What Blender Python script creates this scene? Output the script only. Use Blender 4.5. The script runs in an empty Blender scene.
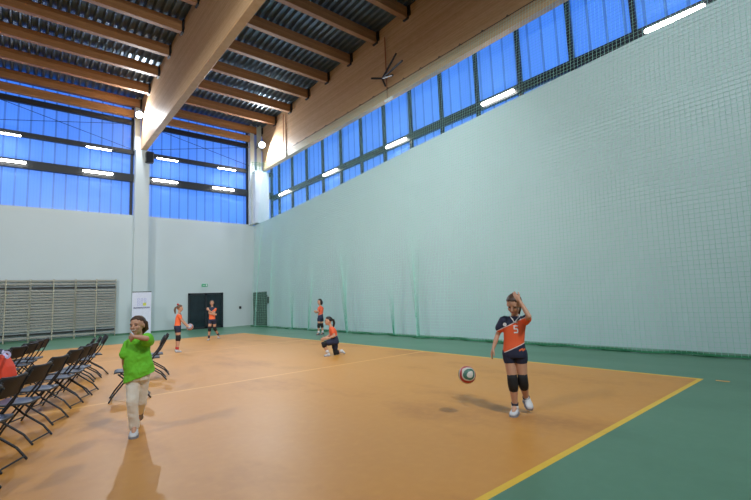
import bpy, math, random
import numpy as np
from mathutils import Vector, Matrix
from mathutils.bvhtree import BVHTree
random.seed(5)
SC = bpy.context.scene
COL = SC.collection
rad = math.radians

# ------------------------------------------------------------------ camera
FPX, YAW, PITCH, ROLL, CAMH = 424.48, 0.69645, 0.10907, -0.04005, 1.5
_f = Vector((math.sin(YAW)*math.cos(PITCH), math.cos(YAW)*math.cos(PITCH), math.sin(PITCH)))
_r = Vector((math.cos(YAW), -math.sin(YAW), 0)); _u = _r.cross(_f)
CR = _r*math.cos(ROLL)+_u*math.sin(ROLL); CU = -_r*math.sin(ROLL)+_u*math.cos(ROLL); CF = _f
CP = Vector((0, 0, CAMH))
cd = bpy.data.cameras.new('camera'); cam = bpy.data.objects.new('camera', cd); COL.objects.link(cam)
cd.sensor_width = 36; cd.lens = FPX/751*36; cd.clip_start = 0.05; cd.clip_end = 200
cam.matrix_world = Matrix(((CR.x, CU.x, -CF.x, CP.x), (CR.y, CU.y, -CF.y, CP.y), (CR.z, CU.z, -CF.z, CP.z), (0, 0, 0, 1)))
SC.camera = cam
# ------------------------------------------------------------------ colour management
vs = SC.view_settings
vs.view_transform = 'Standard'; vs.look = 'None'; vs.gamma = 1; vs.use_curve_mapping = False; vs.exposure = -0.06
SC.cycles.use_denoising = True
SC.cycles.max_bounces = 7
SC.cycles.sample_clamp_indirect = 6
# ------------------------------------------------------------------ dusk sky outside the glazing
w = bpy.data.worlds.new('dusk_sky'); SC.world = w; w.use_nodes = True
bg = w.node_tree.nodes['Background']; bg.inputs[0].default_value = (0.042, 0.215, 0.95, 1); bg.inputs[1].default_value = 1.8
# ------------------------------------------------------------------ hall lighting (unseen fill lights added to brighten walls, court and people, and floodlights)
def area(name, loc, size, power, col=(1, .95, .86), target=None, shape='DISK', spread=180):
    l = bpy.data.lights.new(name, 'AREA'); l.shape = shape; l.size = size; l.energy = power; l.color = col; l.spread = rad(spread)
    o = bpy.data.objects.new(name, l); COL.objects.link(o); o.location = loc
    d = Vector(target)-Vector(loc) if target else Vector((0, 0, -1))
    o.rotation_euler = d.to_track_quat('-Z', 'Y').to_euler()
    return o
FILL_POWER = 420
for (x, y, k, tx, ty, tz) in ((-7, 4, 1.05, 11.6, 13, 6), (-7, -3, .15, 11.6, 4, 6.5), (2.5, 6, .75, 7, 16, 1), (7.2, 6.5, .25, 9, 16, 1), (3, -4, 1.15, 8, 11, 1), (-6, 14, .9, 3, 24, 3)):
    area('unseen_fill_light', (x, y, 10.0), 0.9, FILL_POWER*k, (.93, .99, 1.0), (tx, ty, tz), spread=130)
FLOOD = [((4.62, 25.45, 12.05), (4.5, 10, 0)), ((11.75, 25.2, 11.7), (6, 12, 0))]
for loc, tg in FLOOD:
    d = (Vector(tg)-Vector(loc)).normalized()
    area('floodlight_beam', Vector(loc)+d*0.16, 0.3, 520, (.9, .95, 1), tg)

# ------------------------------------------------------------------ materials
def mat(name, col, rough=.6, metal=0, emit=None, spec=.5, noise=None, bump=0):
    m = bpy.data.materials.new(name); m.use_nodes = True; nt = m.node_tree; b = nt.nodes['Principled BSDF']
    b.inputs['Base Color'].default_value = (*col, 1); b.inputs['Roughness'].default_value = rough
    b.inputs['Metallic'].default_value = metal; b.inputs['Specular IOR Level'].default_value = spec
    if emit: b.inputs['Emission Color'].default_value = (*emit[0], 1); b.inputs['Emission Strength'].default_value = emit[1]
    sc, amt = noise or (12, .12)
    tc = nt.nodes.new('ShaderNodeTexCoord'); n = nt.nodes.new('ShaderNodeTexNoise'); n.inputs['Scale'].default_value = sc; n.inputs['Detail'].default_value = 4
    nt.links.new(tc.outputs['Object'], n.inputs['Vector'])
    mr = nt.nodes.new('ShaderNodeMapRange'); mr.inputs[3].default_value = 1-amt; mr.inputs[4].default_value = 1+amt
    nt.links.new(n.outputs['Fac'], mr.inputs[0])
    vm = nt.nodes.new('ShaderNodeVectorMath'); vm.operation = 'SCALE'; vm.inputs[0].default_value = col
    nt.links.new(mr.outputs[0], vm.inputs['Scale']); nt.links.new(vm.outputs[0], b.inputs['Base Color'])
    if bump:
        bp = nt.nodes.new('ShaderNodeBump'); bp.inputs['Strength'].default_value = bump; bp.inputs['Distance'].default_value = .02
        nt.links.new(n.outputs['Fac'], bp.inputs['Height']); nt.links.new(bp.outputs[0], b.inputs['Normal'])
    return m
def node(nt, typ, **kw):
    n = nt.nodes.new(typ)
    for k, v in kw.items():
        if k.startswith('i_'): n.inputs[int(k[2:])].default_value = v
        else: setattr(n, k, v)
    return n
def math_(nt, op, a, b=None):
    n = nt.nodes.new('ShaderNodeMath'); n.operation = op
    for i, v in enumerate((a, b)):
        if v is None: continue
        if isinstance(v, (int, float)): n.inputs[i].default_value = v
        else: nt.links.new(v, n.inputs[i])
    return n.outputs[0]
def mixc(nt, fac, c1, c2):
    n = nt.nodes.new('ShaderNodeMix'); n.data_type = 'RGBA'
    for i, v in ((0, fac), (6, c1), (7, c2)):
        if isinstance(v, (int, float)): n.inputs[i].default_value = v
        elif isinstance(v, tuple): n.inputs[i].default_value = (*v[:3], 1)
        else: nt.links.new(v, n.inputs[i])
    return n.outputs[2]

def floor_mat(name, c1, c2, c3, rough):
    m = mat(name, c1, rough); nt = m.node_tree; b = nt.nodes['Principled BSDF']
    tc = nt.nodes.new('ShaderNodeTexCoord')
    n1 = node(nt, 'ShaderNodeTexNoise'); n1.inputs['Scale'].default_value = .55; n1.inputs['Detail'].default_value = 5; n1.inputs['Roughness'].default_value = .6
    mp = nt.nodes.new('ShaderNodeMapping'); mp.inputs['Scale'].default_value = (1, .45, 1); mp.inputs['Rotation'].default_value = (0, 0, .3)
    nt.links.new(tc.outputs['Object'], mp.inputs[0]); nt.links.new(mp.outputs[0], n1.inputs['Vector'])
    n2 = node(nt, 'ShaderNodeTexNoise'); n2.inputs['Scale'].default_value = 9; n2.inputs['Detail'].default_value = 6
    nt.links.new(tc.outputs['Object'], n2.inputs['Vector'])
    r1 = node(nt, 'ShaderNodeMapRange'); r1.inputs[1].default_value = .52; r1.inputs[2].default_value = .72; nt.links.new(n1.outputs['Fac'], r1.inputs[0])
    c = mixc(nt, r1.outputs[0], c1, c2)
    r2 = node(nt, 'ShaderNodeMapRange'); r2.inputs[1].default_value = .45; r2.inputs[2].default_value = .75; r2.inputs[4].default_value = .35; nt.links.new(n2.outputs['Fac'], r2.inputs[0])
    c = mixc(nt, r2.outputs[0], c, c3)
    nt.links.new(c, b.inputs['Base Color'])
    rr = node(nt, 'ShaderNodeMapRange'); rr.inputs[3].default_value = rough-.07; rr.inputs[4].default_value = rough+.12; nt.links.new(n1.outputs['Fac'], rr.inputs[0])
    nt.links.new(rr.outputs[0], b.inputs['Roughness'])
    return m
M_ORANGE = floor_mat('court_orange', (.62, .275, .048), (.44, .18, .034), (.69, .33, .066), .42)
M_GREEN = floor_mat('floor_green', (.085, .215, .135), (.07, .18, .11), (.11, .25, .16), .36)
M_LINE = mat('line_yellow', (.80, .50, .035), .45)
M_FADED = mat('line_faded_yellow', (.78, .42, .11), .45)
M_WALL = mat('wall_paint', (.60, .68, .71), .7, noise=(.6, .04))
M_COLUMN = mat('column_paint', (.62, .69, .71), .65, noise=(.8, .04))
M_DARKF = mat('frame_dark', (.012, .017, .025), .45)
M_BLACK = mat('black_plastic', (.012, .012, .014), .5)
M_STEEL = mat('steel_dark', (.03, .035, .045), .4, .6)
M_TUBE = mat('lamp_tube', (1, 1, 1), .5, emit=((1, .95, .85), 34))
M_FLOOD = mat('flood_lens', (1, 1, 1), .5, emit=((.75, .88, 1), 40))
M_WHITE = mat('white_plastic', (.8, .8, .82), .5)

def wood_mat(name, c1, c2, lam):
    m = mat(name, c1, .55); nt = m.node_tree; b = nt.nodes['Principled BSDF']
    tc = nt.nodes.new('ShaderNodeTexCoord')
    mp = nt.nodes.new('ShaderNodeMapping'); mp.inputs['Scale'].default_value = (3, 3, 14); nt.links.new(tc.outputs['Object'], mp.inputs[0])
    n = node(nt, 'ShaderNodeTexNoise'); n.inputs['Scale'].default_value = 1.2; n.inputs['Detail'].default_value = 6; n.inputs['Roughness'].default_value = .65
    nt.links.new(mp.outputs[0], n.inputs['Vector'])
    sx = nt.nodes.new('ShaderNodeSeparateXYZ'); nt.links.new(tc.outputs['Object'], sx.inputs[0])
    z = math_(nt, 'MULTIPLY', sx.outputs[2], 1/lam); fl = math_(nt, 'FLOOR', z)
    wn = node(nt, 'ShaderNodeTexWhiteNoise'); wn.noise_dimensions = '1D'; nt.links.new(fl, wn.inputs['W'])
    a = math_(nt, 'MULTIPLY', n.outputs['Fac'], .9); q = math_(nt, 'MULTIPLY', wn.outputs['Value'], .35); s = math_(nt, 'ADD', a, q)
    fr = math_(nt, 'FRACT', z); edge = math_(nt, 'LESS_THAN', fr, .07); s2 = math_(nt, 'ADD', s, math_(nt, 'MULTIPLY', edge, .3))
    r = node(nt, 'ShaderNodeMapRange'); r.inputs[1].default_value = .3; r.inputs[2].default_value = .95; nt.links.new(s2, r.inputs[0])
    nt.links.new(mixc(nt, r.outputs[0], c1, c2), b.inputs['Base Color'])
    return m
M_GLULAM = wood_mat('glulam_spruce', (.68, .46, .27), (.52, .31, .15), .045)
M_PURLIN = wood_mat('purlin_spruce', (.50, .27, .12), (.32, .15, .06), .15)
M_LADDER = wood_mat('wall_bar_wood', (.40, .39, .35), (.32, .31, .28), .3)
M_LPOST = wood_mat('wall_bar_post_wood', (.52, .48, .37), (.43, .40, .31), .3)

def deck_mat():
    m = mat('corrugated_steel', (.18, .225, .26), .42, .75, noise=(.5, .25)); return m
M_DECK = deck_mat()

def pane_mat(axis):
    """Translucent multiwall polycarbonate: vertical channels, each with its own slight tint."""
    m = bpy.data.materials.new('polycarbonate_'+'xyz'[axis]); m.use_nodes = True; nt = m.node_tree; nt.nodes.clear()
    out = nt.nodes.new('ShaderNodeOutputMaterial'); tc = nt.nodes.new('ShaderNodeTexCoord')
    sx = nt.nodes.new('ShaderNodeSeparateXYZ'); nt.links.new(tc.outputs['Object'], sx.inputs[0])
    u = math_(nt, 'MULTIPLY', sx.outputs[axis], 1/.5); fl = math_(nt, 'FLOOR', u); fr = math_(nt, 'FRACT', u)
    rib = math_(nt, 'LESS_THAN', fr, .16)
    wn = node(nt, 'ShaderNodeTexWhiteNoise'); wn.noise_dimensions = '1D'; nt.links.new(fl, wn.inputs['W'])
    u2 = math_(nt, 'MULTIPLY', sx.outputs[axis], 1/.125); rib2 = math_(nt, 'LESS_THAN', math_(nt, 'FRACT', u2), .2)
    k = math_(nt, 'SUBTRACT', 1.0, math_(nt, 'MULTIPLY', rib, .45)); k = math_(nt, 'SUBTRACT', k, math_(nt, 'MULTIPLY', wn.outputs['Value'], .12)); k = math_(nt, 'SUBTRACT', k, math_(nt, 'MULTIPLY', rib2, .08))
    vm = nt.nodes.new('ShaderNodeVectorMath'); vm.operation = 'SCALE'; vm.inputs[0].default_value = (.80, .88, .95); nt.links.new(k, vm.inputs['Scale'])
    tr = nt.nodes.new('ShaderNodeBsdfTranslucent'); nt.links.new(vm.outputs[0], tr.inputs[0])
    df = nt.nodes.new('ShaderNodeBsdfDiffuse'); df.inputs[0].default_value = (.30, .58, .95, 1)
    gl = nt.nodes.new('ShaderNodeBsdfGlossy'); gl.inputs['Roughness'].default_value = .35; gl.inputs[0].default_value = (.9, .9, .9, 1)
    m1 = nt.nodes.new('ShaderNodeMixShader'); m1.inputs[0].default_value = .28; nt.links.new(tr.outputs[0], m1.inputs[1]); nt.links.new(df.outputs[0], m1.inputs[2])
    m2 = nt.nodes.new('ShaderNodeMixShader'); m2.inputs[0].default_value = .06; nt.links.new(m1.outputs[0], m2.inputs[1]); nt.links.new(gl.outputs[0], m2.inputs[2])
    nt.links.new(m2.outputs[0], out.inputs[0]); return m
M_PANEX = pane_mat(0); M_PANEY = pane_mat(1)
M_NET = mat('net_cord_green', (.36, .70, .60), .7)
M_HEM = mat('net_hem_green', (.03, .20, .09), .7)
M_GDOOR = mat('door_dark_green', (.012, .06, .03), .4)
M_GLASS = mat('door_glass_dark', (.012, .022, .03), .08, noise=(3, .6))

# ------------------------------------------------------------------ mesh builder
class MB:
    def __init__(s): s.v = []; s.f = []; s.mi = []; s.cur = 0
    def add(s, vs_, fs):
        n = len(s.v); s.v += [tuple(p) for p in vs_]; s.f += [tuple(i+n for i in f) for f in fs]; s.mi += [s.cur]*len(fs)
    def box(s, a, b, M=None, bev=0):
        x0, y0, z0 = a; x1, y1, z1 = b
        if bev:   # chamfered vertical edges and top/bottom rims
            xs = min(bev, (x1-x0)*.45, (y1-y0)*.45, (z1-z0)*.45)
            prof = [(x0+xs, y0), (x1-xs, y0), (x1, y0+xs), (x1, y1-xs), (x1-xs, y1), (x0+xs, y1), (x0, y1-xs), (x0, y0+xs)]
            cx, cy = (x0+x1)/2, (y0+y1)/2
            ins = [(px-math.copysign(xs, px-cx), py-math.copysign(xs, py-cy)) for px, py in prof]
            vs_ = [Vector((*p, z0)) for p in ins]+[Vector((*p, z0+xs)) for p in prof]+[Vector((*p, z1-xs)) for p in prof]+[Vector((*p, z1)) for p in ins]
            fs = [tuple(range(7, -1, -1)), tuple(range(24, 32))]
            for k in range(3):
                for i in range(8): j = (i+1) % 8; fs.append((k*8+i, k*8+j, k*8+8+j, k*8+8+i))
        else:
            vs_ = [Vector(p) for p in ((x0, y0, z0), (x1, y0, z0), (x1, y1, z0), (x0, y1, z0), (x0, y0, z1), (x1, y0, z1), (x1, y1, z1), (x0, y1, z1))]
            fs = [(0, 3, 2, 1), (4, 5, 6, 7), (0, 1, 5, 4), (1, 2, 6, 5), (2, 3, 7, 6), (3, 0, 4, 7)]
        if M: vs_ = [M @ p for p in vs_]
        s.add(vs_, fs); return s
    def rings(s, rs, cap=True):
        n = len(rs[0]); vs_ = [p for r in rs for p in r]; fs = []
        for k in range(len(rs)-1):
            for i in range(n): j = (i+1) % n; fs.append((k*n+i, k*n+j, (k+1)*n+j, (k+1)*n+i))
        if cap: fs += [tuple(range(n-1, -1, -1)), tuple((len(rs)-1)*n+i for i in range(n))]
        s.add(vs_, fs); return s
    def tube(s, pts, rr, n=8, caps=0):
        """round tube through pts; caps=1 rounds the ends"""
        pts = [Vector(p) for p in pts]
        if isinstance(rr, (int, float)): rr = [rr]*len(pts)
        rr = list(rr)
        if caps:
            d0 = (pts[0]-pts[1]).normalized(); d1 = (pts[-1]-pts[-2]).normalized()
            P = [pts[0]+d0*rr[0]*c for c in (.98, .8, .45)]; Rr = [rr[0]*c for c in (.15, .6, .9)]
            Q = [pts[-1]+d1*rr[-1]*c for c in (.45, .8, .98)]; Rq = [rr[-1]*c for c in (.9, .6, .15)]
            pts = P+pts+Q; rr = Rr+rr+Rq
        rs = []; prev = None
        for i, p in enumerate(pts):
            d = (pts[min(i+1, len(pts)-1)]-pts[max(i-1, 0)]).normalized()
            if prev is None:
                a = Vector((0, 0, 1)) if abs(d.z) < .9 else Vector((1, 0, 0)); x = d.cross(a).normalized()
            else: x = (prev-d*prev.dot(d)).normalized()
            prev = x; y = d.cross(x)
            rs.append([p+(x*math.cos(t)+y*math.sin(t))*rr[i] for t in (2*math.pi*k/n for k in range(n))])
        return s.rings(rs)
    def ell(s, c, ax, n=14, m=10):
        """ellipsoid; ax = three axis vectors"""
        c = Vector(c); X, Y, Z = [Vector(a) for a in ax]; rs = []
        for i in range(1, m):
            t = math.pi*i/m; rs.append([c+(X*math.cos(q)+Y*math.sin(q))*math.sin(t)-Z*math.cos(t) for q in (2*math.pi*k/n for k in range(n))])
        return s.rings(rs)
    def build(s, name, m, parent=None, smooth=False, loc=None):
        me = bpy.data.meshes.new(name); me.from_pydata(s.v, [], s.f)
        for q in (m if isinstance(m, (list, tuple)) else [m]): me.materials.append(q)
        if any(s.mi): me.polygons.foreach_set('material_index', s.mi)
        if smooth: me.polygons.foreach_set('use_smooth', [True]*len(me.polygons))
        me.update()
        o = bpy.data.objects.new(name, me); COL.objects.link(o)
        if parent: o.parent = parent
        if loc: o.location = loc
        return o
def tag(o, label=None, cat=None, group=None, kind=None):
    for k, v in (('label', label), ('category', cat), ('group', group), ('kind', kind)):
        if v: o[k] = v
    return o
def empty(name, loc=(0, 0, 0), rz=0, **kw):
    o = bpy.data.objects.new(name, None); COL.objects.link(o); o.location = loc; o.rotation_euler = (0, 0, rz); o.empty_display_size = .1
    return tag(o, **kw)
def copy_tree(o, parent=None):
    c = o.copy(); COL.objects.link(c); c.parent = parent
    for ch in list(o.children): copy_tree(ch, c)
    return c
def bx(a, b, name, m, parent=None, bev=0): return MB().box(a, b, None, bev).build(name, m, parent)
def struct(o): o['kind'] = 'structure'; return o

# ================================================================== SETTING
BY, RX, GX = 26.4, 11.65, 13.1
LX, FY, TOP = -12.0, -6.0, 13.4
COURT = (-0.6, 8.28, 2.1, 20.1)
x0, x1, y0, y1 = COURT
fb = MB(); LW = .07
xs = [LX, x0-LW, x0, x1, x1+LW, GX]; ys = [FY, y0-LW, y0, 8.05, 8.12, 14.08, 14.15, y1, y1+LW, BY+.3]
vid = {}
for i, x in enumerate(xs):
    for j, y in enumerate(ys): vid[i, j] = len(fb.v); fb.v.append((x, y, 0))
for i in range(5):
    for j in range(9):
        fb.f.append((vid[i, j], vid[i+1, j], vid[i+1, j+1], vid[i, j+1]))
        incx = 1 <= i <= 3; incy = 1 <= j <= 7
        k = 1
        if i == 2 and 2 <= j <= 6: k = 0 if j not in (3, 5) else 3
        elif incx and incy: k = 2 if (j != 7 and i != 1) else 3
        if k == 3 and i == 1: k = 0
        if (i <= 1 and incy): k = 0 if j not in (3, 5) else 3
        if i == 0 and j in (1, 7): k = 0
        if j == 7 and incx: k = 0
        fb.mi.append(k)
struct(fb.build('floor', [M_ORANGE, M_GREEN, M_LINE, M_FADED]))
def roofz(y): return TOP+.12-.035*(y-16)   # the roof falls a little towards the back
b = MB(); b.add([Vector((8.28, 1.7, .003)), Vector((8.35, 1.7, .003)), Vector((8.35, 1.87, .003)), Vector((8.28, 1.87, .003))], [(0, 1, 2, 3)]); struct(b.build('floor_mark', M_FADED))
# back wall (lower, solid) and bays of glazing above it
WB = 6.53
b = MB(); b.box((LX, BY, -.1), (RX, BY+.3, WB)); struct(b.build('wall_back', M_WALL))
b = MB(); prof = [(27, 6.45), (24, 6.55), (20.4, 6.72), (17, 6.9), (14, 7.1), (11.4, 7.27), (8, 7.43), (4.9, 7.58), (1.7, 7.75), (-6, 7.95)]
rs = []
for y, z in prof: rs.append([Vector((RX, y, -.1)), Vector((GX+.25, y, -.1)), Vector((GX+.25, y, z)), Vector((RX, y, z))])
b.rings(rs); struct(b.build('wall_right', mat('wall_paint_mint', (.55, .69, .72), .7, noise=(.6, .04))))
b = MB(); b.box((LX-.3, FY, -.1), (LX, BY+.3, TOP+1.2)); struct(b.build('wall_left', M_WALL))
b = MB(); b.box((LX, FY-.3, -.1), (GX+.3, FY, TOP+1.2)); struct(b.build('wall_front', M_WALL))
# corrugated steel roof deck, ribs running into the hall
b = MB(); P = .30; x = LX-.2; pr = []
while x < GX+.4:
    pr += [(x, 0), (x+.06, .0), (x+.10, .13), (x+.24, .13)]; x += P
for k in range(len(pr)-1):
    (xa, za), (xb, zb) = pr[k], pr[k+1]; n = len(b.v)
    for y in (FY, BY+.35): T = roofz(y); b.v += [(xa, y, T+za), (xb, y, T+zb), (xb, y, T+.02+zb), (xa, y, T+.02+za)]
    b.f += [(n, n+1, n+5, n+4), (n+3, n+7, n+6, n+2)]; b.mi += [0, 0]
struct(b.build('ceiling', M_DECK))

def glazing(name, axis, plane, a0, a1, zlo, zhi, mull, bars, m, thick=.12):
    """frame with mullions and rails; one pane child per field"""
    root = empty(name); root['kind'] = 'structure'
    f = MB()
    def bar(u0, u1, z0, z1, d0=-thick, d1=.06):
        if axis == 0: f.box((u0, plane+d0, z0), (u1, plane+d1, z1))
        else: f.box((plane+d0, u0, z0), (plane+d1, u1, z1))
    for u in mull: bar(u-.065, u+.065, zlo, zhi)
    for z0, z1 in bars: bar(a0, a1, z0, z1, -thick-.03, .05)
    f.build('window_frame', M_DARKF, root)
    us = [a0]+[u for u in mull if a0+.2 < u < a1-.2]+[a1]; zs = [zlo]+[(p+q)/2 for p, q in bars]+[zhi]
    for i in range(len(us)-1):
        for j in range(len(zs)-1):
            g = MB()
            if axis == 0: g.box((us[i], plane, zs[j]), (us[i+1], plane+.03, zs[j+1]))
            else: g.box((plane, us[i], zs[j]), (plane+.03, us[i+1], zs[j+1]))
            g.f = [g.f[2 if axis == 0 else 5]]; g.mi = [0]
            g.build('pane', m, root)
    return root
BARS = [(8.42, 8.85), (10.0, 10.25), (11.72, 12.0)]
glazing('window_1', 0, BY+.12, LX, 4.72, WB, TOP-.3, [-2.6, 4.5], BARS, M_PANEX)
glazing('window_2', 0, BY+.12, 5.2, GX, WB, TOP-.3, [11.25, 13.02], BARS, M_PANEX)
MUL = sorted(25.4-1.8*k for k in range(17))
glazing('window_3', 1, GX, FY, BY+.1, 6.3, TOP+.1, MUL, [(8.3, 8.62)], M_PANEY)
# columns carrying the beams
b = MB(); b.box((4.6, 25.9, 0), (5.3, BY, 10.2)); b.box((4.55, 26.05, 10.2), (4.84, BY, TOP)); struct(b.build('wall_back_column', M_COLUMN))
b = MB(); b.box((11.42, 25.6, 6.54), (RX+.75, BY+.1, 10.0)); b.box((11.3, 26.05, 6.5), (11.6, BY, TOP)); b.box((RX+.1, 26.0, 10.0), (12.1, BY, TOP)); struct(b.build('wall_right_column', M_COLUMN))
# doors
d1 = empty('door_1', (7.55, BY, 0)); d1['kind'] = 'structure'
f = MB()
for a in ((0, .1), (.97, 1.08), (1.93, 2.05)): f.box((a[0], -.07, 0), (a[1], .02, 2.12))
f.box((0, -.07, 2.0), (2.05, .02, 2.12)); f.box((0, -.07, 0), (2.05, .02, .12)); f.build('door_frame', M_DARKF, d1)
for k in (0, 1): bx((.1+.97*k, -.03, .12), (.98+.95*k, -.01, 2.0), 'door_glass', M_GLASS, d1)
for k in (0, 1):
    h = MB(); h.tube([(.93+.2*k, -.075, .95), (.93+.2*k, -.12, .97), (.93+.2*k, -.12, 1.18), (.93+.2*k, -.075, 1.2)], .012); h.build('door_handle', M_STEEL, d1)
d2 = empty('door_2', (RX, 24.62, 0)); d2['kind'] = 'structure'
bx((-.05, 0, 0), (.01, 1.72, 2.0), 'door_leaf', M_GDOOR, d2)
f = MB(); f.box((-.075, -.07, 0), (.0, 0, 2.07)); f.box((-.075, 1.72, 0), (.0, 1.79, 2.07)); f.box((-.075, 0, 2.0), (.0, 1.72, 2.07)); f.build('door_frame', M_GDOOR, d2)
h = MB(); h.box((-.07, 1.35, .85), (-.05, 1.41, 1.12)); h.tube([(-.055, 1.38, 1.02), (-.11, 1.38, 1.02), (-.11, 1.25, 1.02)], .012); h.build('door_handle', M_WHITE, d2)
MB().box((LX, BY-.015, 0), (7.5, BY, .09)).build('baseboard_back', M_GREEN)['kind'] = 'structure'

# ================================================================== ROOF TIMBER
def beam(xc, label):
    b = MB(); b.rings([[Vector((xc+a, y, z)) for a, z in ((-.15, 10.215), (-.135, 10.2), (.135, 10.2), (.15, 10.215), (.15, roofz(y)-.02), (-.15, roofz(y)-.02))] for y in (FY+.1, 10, 26.05)])
    return tag(b.build('glulam_beam', M_GLULAM), label, 'beam', None)
beam(5.0, 'deep pale glulam roof beam crossing the middle of the ceiling down to the wall column')
beam(12.3, 'deep glulam roof beam running above the blue windows of the right wall')
beam(-2.3, 'deep glulam roof beam at the far left end of the roof purlins')
ORD = ['first', 'second', 'third', 'fourth', 'fifth', 'sixth', 'seventh', 'eighth', 'ninth', 'tenth']
PY = [26.15-2.04*k for k in range(10)]
def purlin(xa, xb, y, label, group):
    r = empty('roof_purlin', (xa, y, roofz(y)-.5), label=label, cat='purlin', group=group)
    L = xb-xa
    b = MB(); b.box((.015, -.12, 0), (L-.015, .12, .49), None, .012); b.build('purlin_timber', M_PURLIN, r)
    for e in (0, 1):
        h = MB(); xx = .03 if e == 0 else L-.03
        h.box((xx-.03, -.15, -.03), (xx+.03, -.12, .47)); h.box((xx-.03, .12, -.03), (xx+.03, .15, .47)); h.box((xx-.05, -.15, -.05), (xx+.05, .15, 0)); h.box((xx-.05, -.27, .05), (xx+.05, -.15, .47))
        h.build('steel_hanger', M_BLACK, r)
for k, y in enumerate(PY):
    purlin(-2.15, 4.85, y, f'brown roof purlin left of the middle beam, {ORD[k]} from the back windows', 'purlins in the left roof bay')
    purlin(5.15, 12.15, y, f'brown roof purlin between the two deep beams, {ORD[k]} from the back windows', 'purlins in the right roof bay')
def edge(xa, xb, label):
    b = MB(); b.box((xa, 26.0, 12.05), (xb, 26.24, 12.45), None, .012); tag(b.build('edge_beam', M_PURLIN), label, 'beam')
edge(-2.15, 4.5, 'brown edge beam along the top of the back windows, left of the column')
edge(5.35, 11.28, 'brown edge beam along the top of the back windows, right of the column')
# wind bracing
def cable(a, c, label):
    b = MB(); b.tube([a, c], .014, 6); tag(b.build('bracing_cable', M_STEEL), label, 'cable', 'bracing cables over the back windows')
cable((-1.6, 26.12, 11.7), (4.45, 26.12, 10.2), 'thin dark bracing cable sloping down right across the left back window')
cable((-2.1, 26.16, 10.4), (4.45, 26.16, 11.7), 'thin dark bracing cable rising right across the left back window')
cable((5.28, 26.12, 11.7), (11.32, 26.12, 10.4), 'thin dark bracing cable sloping down right across the right back window')
cable((5.28, 26.16, 10.35), (11.32, 26.16, 11.7), 'thin dark bracing cable rising right across the right back window')

# ================================================================== LAMPS
def tube_lamp(loc, along, L, label, group, r=.056, name='tube_lamp', pw=1.0):
    root = empty(name, loc, 0, label=label, cat='lamp', group=group)
    ax = Vector((1, 0, 0)) if along == 0 else Vector((0, 1, 0)); out = Vector((0, -1, 0)) if along == 0 else Vector((-1, 0, 0))
    h = MB()
    c = ax*(L/2+.03); lo = Vector((-c.x if along == 0 else -.005, -c.y if along else -.005, -.05)); hi = Vector((c.x if along == 0 else .075, c.y if along else .075, .06))
    h.box(tuple(lo), tuple(hi), None, .01); h.build('lamp_housing', M_WHITE, root)
    t = MB(); t.tube([out*.04-ax*L/2, out*.04-ax*L*.25, out*.04, out*.04+ax*L*.25, out*.04+ax*L/2], r, 10, 1); t.build('diffuser', M_TUBE, root, True)
    return root
gb = 'tube lamps on the lower rail of the back windows'
nm = ['far left', 'second from the left', 'third from the left', 'rightmost']
for (x, q) in ((-.75, 'left bay, at the picture edge'), (2.9, 'in the left bay beside the column'), (6.2, 'in the right bay beside the column'), (9.6, 'in the right bay near the corner')):
    tube_lamp((x, BY-.12, 8.66), 0, 1.25, f'tube lamp on the lower back window rail, {q}', gb)
gb2 = 'tube lamps on the upper rail of the back windows'
for (x, q) in ((-.9, 'left bay, at the picture edge'), (2.9, 'in the left bay beside the column'), (6.3, 'in the right bay beside the column'), (9.8, 'in the right bay near the corner')):
    tube_lamp((x, BY-.12, 9.98), 0, 1.1, f'slim tube lamp on the upper back window rail, {q}', gb2, .028)
for k, y in enumerate((2.85, 8.25, 13.65, 19.05, 24.45)):
    q = ['nearest the camera', 'second nearest the camera', 'third nearest the camera', 'fourth nearest the camera', 'farthest from the camera, near the corner'][k]
    tube_lamp((GX-.18, y, 8.42), 1, 1.25, f'tube lamp on the right wall window rail, {q}', 'tube lamps on the right wall rail')
for k, (loc, tg) in enumerate(FLOOD):
    r = empty('floodlight', loc, label=['bright round floodlight at the back end of the middle roof beam', 'bright round floodlight in the far right corner under the roof'][k], cat='floodlight')
    d = (Vector(tg)-Vector(loc)).normalized()
    b = MB(); b.tube([-d*.22, -d*.15, d*.04, d*.1], [.08, .15, .19, .2], 16); b.build('lamp_housing', M_STEEL, r, True)
    b = MB(); b.tube([d*.1, d*.125, d*.14], [.19, .17, .08], 16); b.build('lens', M_FLOOD, r, True)
    b = MB(); b.tube([(-.2, .02, 0), (-.2, .2, .0), (-.1, .6, 0), (.1, .6, 0), (.2, .2, 0), (.2, .02, 0)], .015, 6); b.tube([(0, .6, 0), (0, .95, 0)], .02, 6); b.build('mounting_yoke', M_STEEL, r)

# ================================================================== NET along the right wall
def netx(z): return 10.85+.0+1.12*(max(z, 0)/10.5)**1.7
NT, NY0, NY1 = 10.5, .6, 25.3
FOLD = [(15.0, .8, 5.2, .22, .7), (10.7, .7, 5.0, .2, .4), (12.0, .4, 2.6, .2, .5), (18.2, .6, 3.2, .2, -.4), (19.8, .5, 3.0, .15, .5), (22.4, .6, 7, .06, .2), (24.3, .4, 8, .05, .3)]
def netp(y, z):
    t = 1-z/NT; xx = netx(z)
    xx -= .07*math.sin(y*1.9+.6*math.sin(z*.4))*t*t + .05*math.sin(y*5.3+1)*t**3 - .05*math.sin(math.pi*min(1, z/9))
    yy = y
    for (yc, wd, h, lean, sh) in FOLD:
        if z < h:
            k = min(1, 1.35*(1-z/h)); c = yc+lean*sh*z; g = math.exp(-((y-c)/(wd*1.4))**4)
            yy -= (y-c)*.95*k*g; xx -= .06*k*math.exp(-((y-c)/wd)**2)
    zz = z
    if z <= 0: zz = .012
    return (xx, yy, zz)
root = empty('safety_net', (10.85, 13, 0), label='tall pale green mesh safety net hanging in front of the right wall', cat='net')
C = .1
ny = int((NY1-NY0)/C); nz = int(NT/C)
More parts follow.
